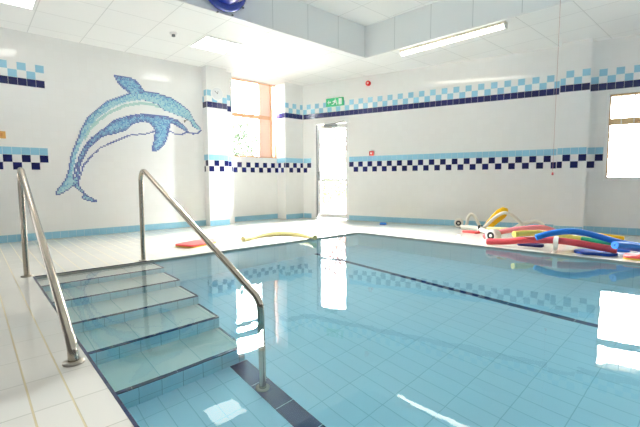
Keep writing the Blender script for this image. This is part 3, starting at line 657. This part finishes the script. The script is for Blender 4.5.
# golden yellow float leaning up
F3 = [(-3.03, 6.33, .03), (-2.955, 6.36, .16), (-2.88, 6.385, .27), (-2.80, 6.42, .375), (-2.73, 6.45, .415), (-2.66, 6.475, .395), (-2.645, 6.48, .33), (-2.69, 6.46, .25), (-2.77, 6.43, .17), (-2.84, 6.40, .10), (-2.88, 6.38, .03)]
mb = MB(); n = Vector((-.4, .9, .1)).normalized() * .02
A = [Vector(p) - n for p in F3]; B = [Vector(p) + n for p in F3]; ctr = sum(A, Vector()) / len(A)
mb.grid([[ctr + (a - ctr) * .9 - n * .5 for a in A], A, B, [ctr + 2 * n + (b - ctr - 2 * n) * .9 + n * .5 for b in B]]); mb.cap(list(reversed([ctr + (a - ctr) * .9 - n * .5 for a in A]))); mb.cap([ctr + 2 * n + (b - ctr - 2 * n) * .9 + n * .5 for b in B])
tag(mb.build('fin_float', F_GOLD), 'golden yellow foam fin standing up out of the white floats', 'foam float')
# black strap
mb = MB(); P = catmull([(-2.955, 6.13, .012), (-2.965, 6.135, .07), (-2.965, 6.14, .115), (-2.955, 6.165, .125), (-2.94, 6.22, .10)], 6)
for a, b in zip(P, P[1:]):
    w = Vector((.013, .004, 0)); t = Vector((0, -.003, 0)); mb.face([a - w, a + w, b + w, b - w]); mb.face([a - w + t, b - w + t, b + w + t, a + w + t]); mb.face([a - w, b - w, b - w + t, a - w + t]); mb.face([a + w, a + w + t, b + w + t, b + w])
tag(mb.build('black_strap', BLACK), 'short black strap looped around the flat white noodle', 'strap')
# kickboards and discs
def slab(outline, z0, layers, name, label, cat, group=None, tilt=None):
    """rounded flat foam board made of coloured layers: [(thickness, material)]"""
    root = empty(name, (sum(p[0] for p in outline) / len(outline), sum(p[1] for p in outline) / len(outline), z0), label, cat, group)
    cx, cy = root.location.x, root.location.y; z = z0; L = len(layers)
    T = tilt or (lambda x, y: 0)
    for i, (th, m, nm) in enumerate(layers):
        mb = MB(); s = lambda k, zz: [Vector((cx + (x - cx) * k, cy + (y - cy) * k, zz + T(x, y))) for x, y in outline]
        lo = [s(.97, z), s(1, z + .004)] if i == 0 else [s(1, z)]
        hi = [s(1, z + th - .004), s(.97, z + th)] if i == L - 1 else [s(1, z + th)]
        rs = lo + hi; mb.grid(rs); mb.cap(list(reversed(rs[0]))); mb.cap(rs[-1]); mb.build(nm, m, root); z += th
def rounded(cx, cy, w, l, ang, rc=.05, round_end=False):
    out = []
    for sx, sy, a0 in ((1, 1, 0), (-1, 1, 90), (-1, -1, 180), (1, -1, 270)):
        r = rc if not (round_end and sx > 0) else w * .48
        for k in range(7):
            a = math.radians(a0 + 15 * k); out.append((sx * (l / 2 - r) + r * math.cos(a), sy * (w / 2 - r) + r * math.sin(a)))
    c, s = math.cos(ang), math.sin(ang); return [(cx + x * c - y * s, cy + x * s + y * c) for x, y in out]
F_CORAL = foam('coral red foam', srgb(238, 92, 90)); F_YL = foam('yellow underside foam', srgb(236, 196, 70))
slab(rounded(-5.06, 2.30, .32, .56, math.radians(112), .04, True), 0, [(.016, F_YL, 'yellow_layer'), (.022, F_CORAL, 'red_layer')], 'kickboard', 'red kickboard with a yellow underside lying on the left deck beyond the handrail', 'kickboard', 'kickboards')
slab(rounded(-.76, 5.36, .22, .34, math.radians(8), .04), 0, [(.018, F_YL, 'yellow_layer'), (.020, F_CORAL, 'red_layer')], 'kickboard', 'red and yellow kickboard at the right edge of the photo', 'kickboard', 'kickboards')
slab(rounded(-1.20, 5.38, .28, .42, math.radians(18), .13), 0, [(.028, F_DBLUE, 'board')], 'kickboard', 'dark blue rounded kickboard lying under the end of the red noodle', 'kickboard', 'kickboards')
slab(rounded(-1.12, 5.78, .20, .36, math.radians(30), .10), .0, [(.034, F_BLUE, 'board')], 'kickboard', 'blue kickboard partly under the short thick blue noodle', 'kickboard', 'kickboards')
slab(rounded(-1.92, 5.42, .18, .30, math.radians(10), .06), 0, [(.03, foam('navy foam', srgb(30, 30, 92)), 'board')], 'kickboard', 'small navy board in the shadow beneath the middle of the red noodle', 'kickboard', 'kickboards')  # dark slab put in for the shadowy blob under the red noodle
slab(rounded(-3.07, 6.08, .14, .28, math.radians(-2), .05), 0, [(.026, F_CORAL, 'board')], 'kickboard', 'small flat coral red board in front of the white foam hoop', 'kickboard', 'kickboards')
# white strap over the red noodle
mb = MB(); P = catmull([(-1.60, 5.36, .12), (-1.59, 5.31, .165), (-1.575, 5.262, .172), (-1.57, 5.225, .13), (-1.565, 5.215, .06), (-1.56, 5.18, .012), (-1.55, 5.07, .006), (-1.54, 5.01, .006)], 6)
W = [.016, .02, .024, .028, .026, .02, .014, .008]
def wid(i): t = i / (len(P) - 1) * (len(W) - 1); k = min(int(t), len(W) - 2); return W[k] + (W[k + 1] - W[k]) * (t - k)
rs = []
for i, p in enumerate(P):
    w = Vector((wid(i), 0, 0)); d = (P[min(i + 1, len(P) - 1)] - P[max(i - 1, 0)]).normalized(); t = Vector((0, d.z, -d.y)) * .003
    rs.append([p - w, p + w, p + w + t, p - w + t])
mb.grid(rs, smooth=False); mb.cap(rs[0]); mb.cap(list(reversed(rs[-1])))
tag(mb.build('white_strap', F_WHITE), 'white cloth strap draped over the red noodle down to the pool edge', 'strap')
# small blue wedge by the back wall
r = empty('door_wedge', (-4.78, 6.02, 0), 'small blue wedge lying at the foot of the back wall', 'wedge')
mb = MB(); M = Matrix.Translation((-4.80, 5.98, 0)) @ Matrix.Rotation(math.radians(17.5), 4, 'Z')
mb.face([M @ Vector(p) for p in ((-.06, 0, 0), (.06, 0, 0), (.06, -.03, .045), (-.06, -.03, .045))])
mb.face([M @ Vector(p) for p in ((-.06, -.07, 0), (-.06, -.03, .045), (.06, -.03, .045), (.06, -.07, 0))]); mb.face([M @ Vector(p) for p in ((-.06, -.07, 0), (-.06, 0, 0), (-.06, -.03, .045))]); mb.face([M @ Vector(p) for p in ((.06, 0, 0), (.06, -.07, 0), (.06, -.03, .045))])
mb.build('wedge_body', F_BLUE, r)
mb = MB(); mb.box(-.06, .06, -.075, -.005, 0, .012, 0, M); mb.build('wedge_base', F_DBLUE, r)
# pale cap on the deck
mb = MB(); lathe(mb, (-3.02, 5.60, 0), (0, 0, 1), [(0, .03), (.012, .03), (.016, .024), (.016, 0)], 18); tag(mb.build('drain_cap', WPL), 'small white round cap on the deck left of the red noodle', 'cap')

# ------------------------------------------------------------------ outside
mb = MB()
for q in ([(-16, -4), (-7.55, -4), (-7.55, 16), (-16, 16)], [(-7.55, yb(-7.55) + .2), (6, yb(6) + .2), (6, 18), (-7.55, 18)]):
    mb.face([(x, y, -.04) for x, y in q])
struct(mb, 'ground', CONCRETE)
def leaf_mat(n, c):
    m = mat(n, c, .6, spec=.2); m.node_tree.nodes['Principled BSDF'].inputs['Subsurface Weight'].default_value = 0; return m
LG = leaf_mat('green leaves', srgb(118, 132, 74)); LP = leaf_mat('rusty pink leaves', srgb(196, 140, 128)); LY = leaf_mat('grey green leaves', srgb(58, 68, 52)); BARK = mat('bark', srgb(150, 130, 110), .8)
def shrub(c, rx, rz, z0, n, m, label, stem=True):
    r = empty('garden_shrub', (c[0], c[1], 0), label, 'shrub', 'shrubs in the garden outside'); rn = random.Random(int(c[0] * 97 + c[1] * 31)); mb = MB()
    for _ in range(n):
        while True:
            p = Vector((rn.uniform(-1, 1), rn.uniform(-1, 1), rn.uniform(-1, 1)))
            if p.length < 1: break
        q = Vector((c[0] + p.x * rx, c[1] + p.y * rx, z0 + rz + p.z * rz)); a = Vector((rn.uniform(-1, 1), rn.uniform(-1, 1), rn.uniform(-1, 1))).normalized(); b = a.orthogonal().normalized(); l = rn.uniform(.05, .10)
        mb.face([q - a * l, q + b * l * .4, q + a * l, q - b * l * .4])
    mb.build('foliage', m, r)
    mb = MB()
    for k in range(5):
        a = 2 * math.pi * k / 5; tube(mb, [Vector((c[0], c[1], -.04)), Vector((c[0] + .1 * math.cos(a), c[1] + .1 * math.sin(a), z0 * .6 + .1)), Vector((c[0] + rx * .6 * math.cos(a), c[1] + rx * .6 * math.sin(a), z0 + rz * 1.2))], [.03, .02, .008], 6)
    mb.build('stems', BARK, r)
shrub((-9.7, 9.0), .75, .42, .12, 900, LG, 'low pale green shrub seen through the garden door')
shrub((-11.3, 11.2), .9, 1.2, .9, 1100, LP, 'rusty pink leaved shrub seen through the garden door')
shrub((-11.6, 6.4), 1.6, 1.15, .6, 2600, LY, 'grey green shrub seen through the lower part of the tall window')
# pale garden railing beyond the right hand window
r = empty('garden_railing', (-1.6, 12.5, 0), 'faint grey curved garden railing seen through the right window', 'railing')
mb = MB()
for k in range(2):
    tube(mb, catmull([(-3.2 + 1.6 * k, 12.5, .85), (-2.2 + 1.6 * k, 12.5, 1.15), (-1.2 + 1.6 * k, 12.5, 1.2), (-.2 + 1.6 * k, 12.5, .9)], 8), .02, 8)
mb.build('top_rail', GREYMET, r)
mb = MB()
for k in range(14): tube(mb, [Vector((-3.0 + .3 * k, 12.5, -.04)), Vector((-3.0 + .3 * k, 12.5, .9))], .012, 6)
mb.build('baluster', WPAINT, r)
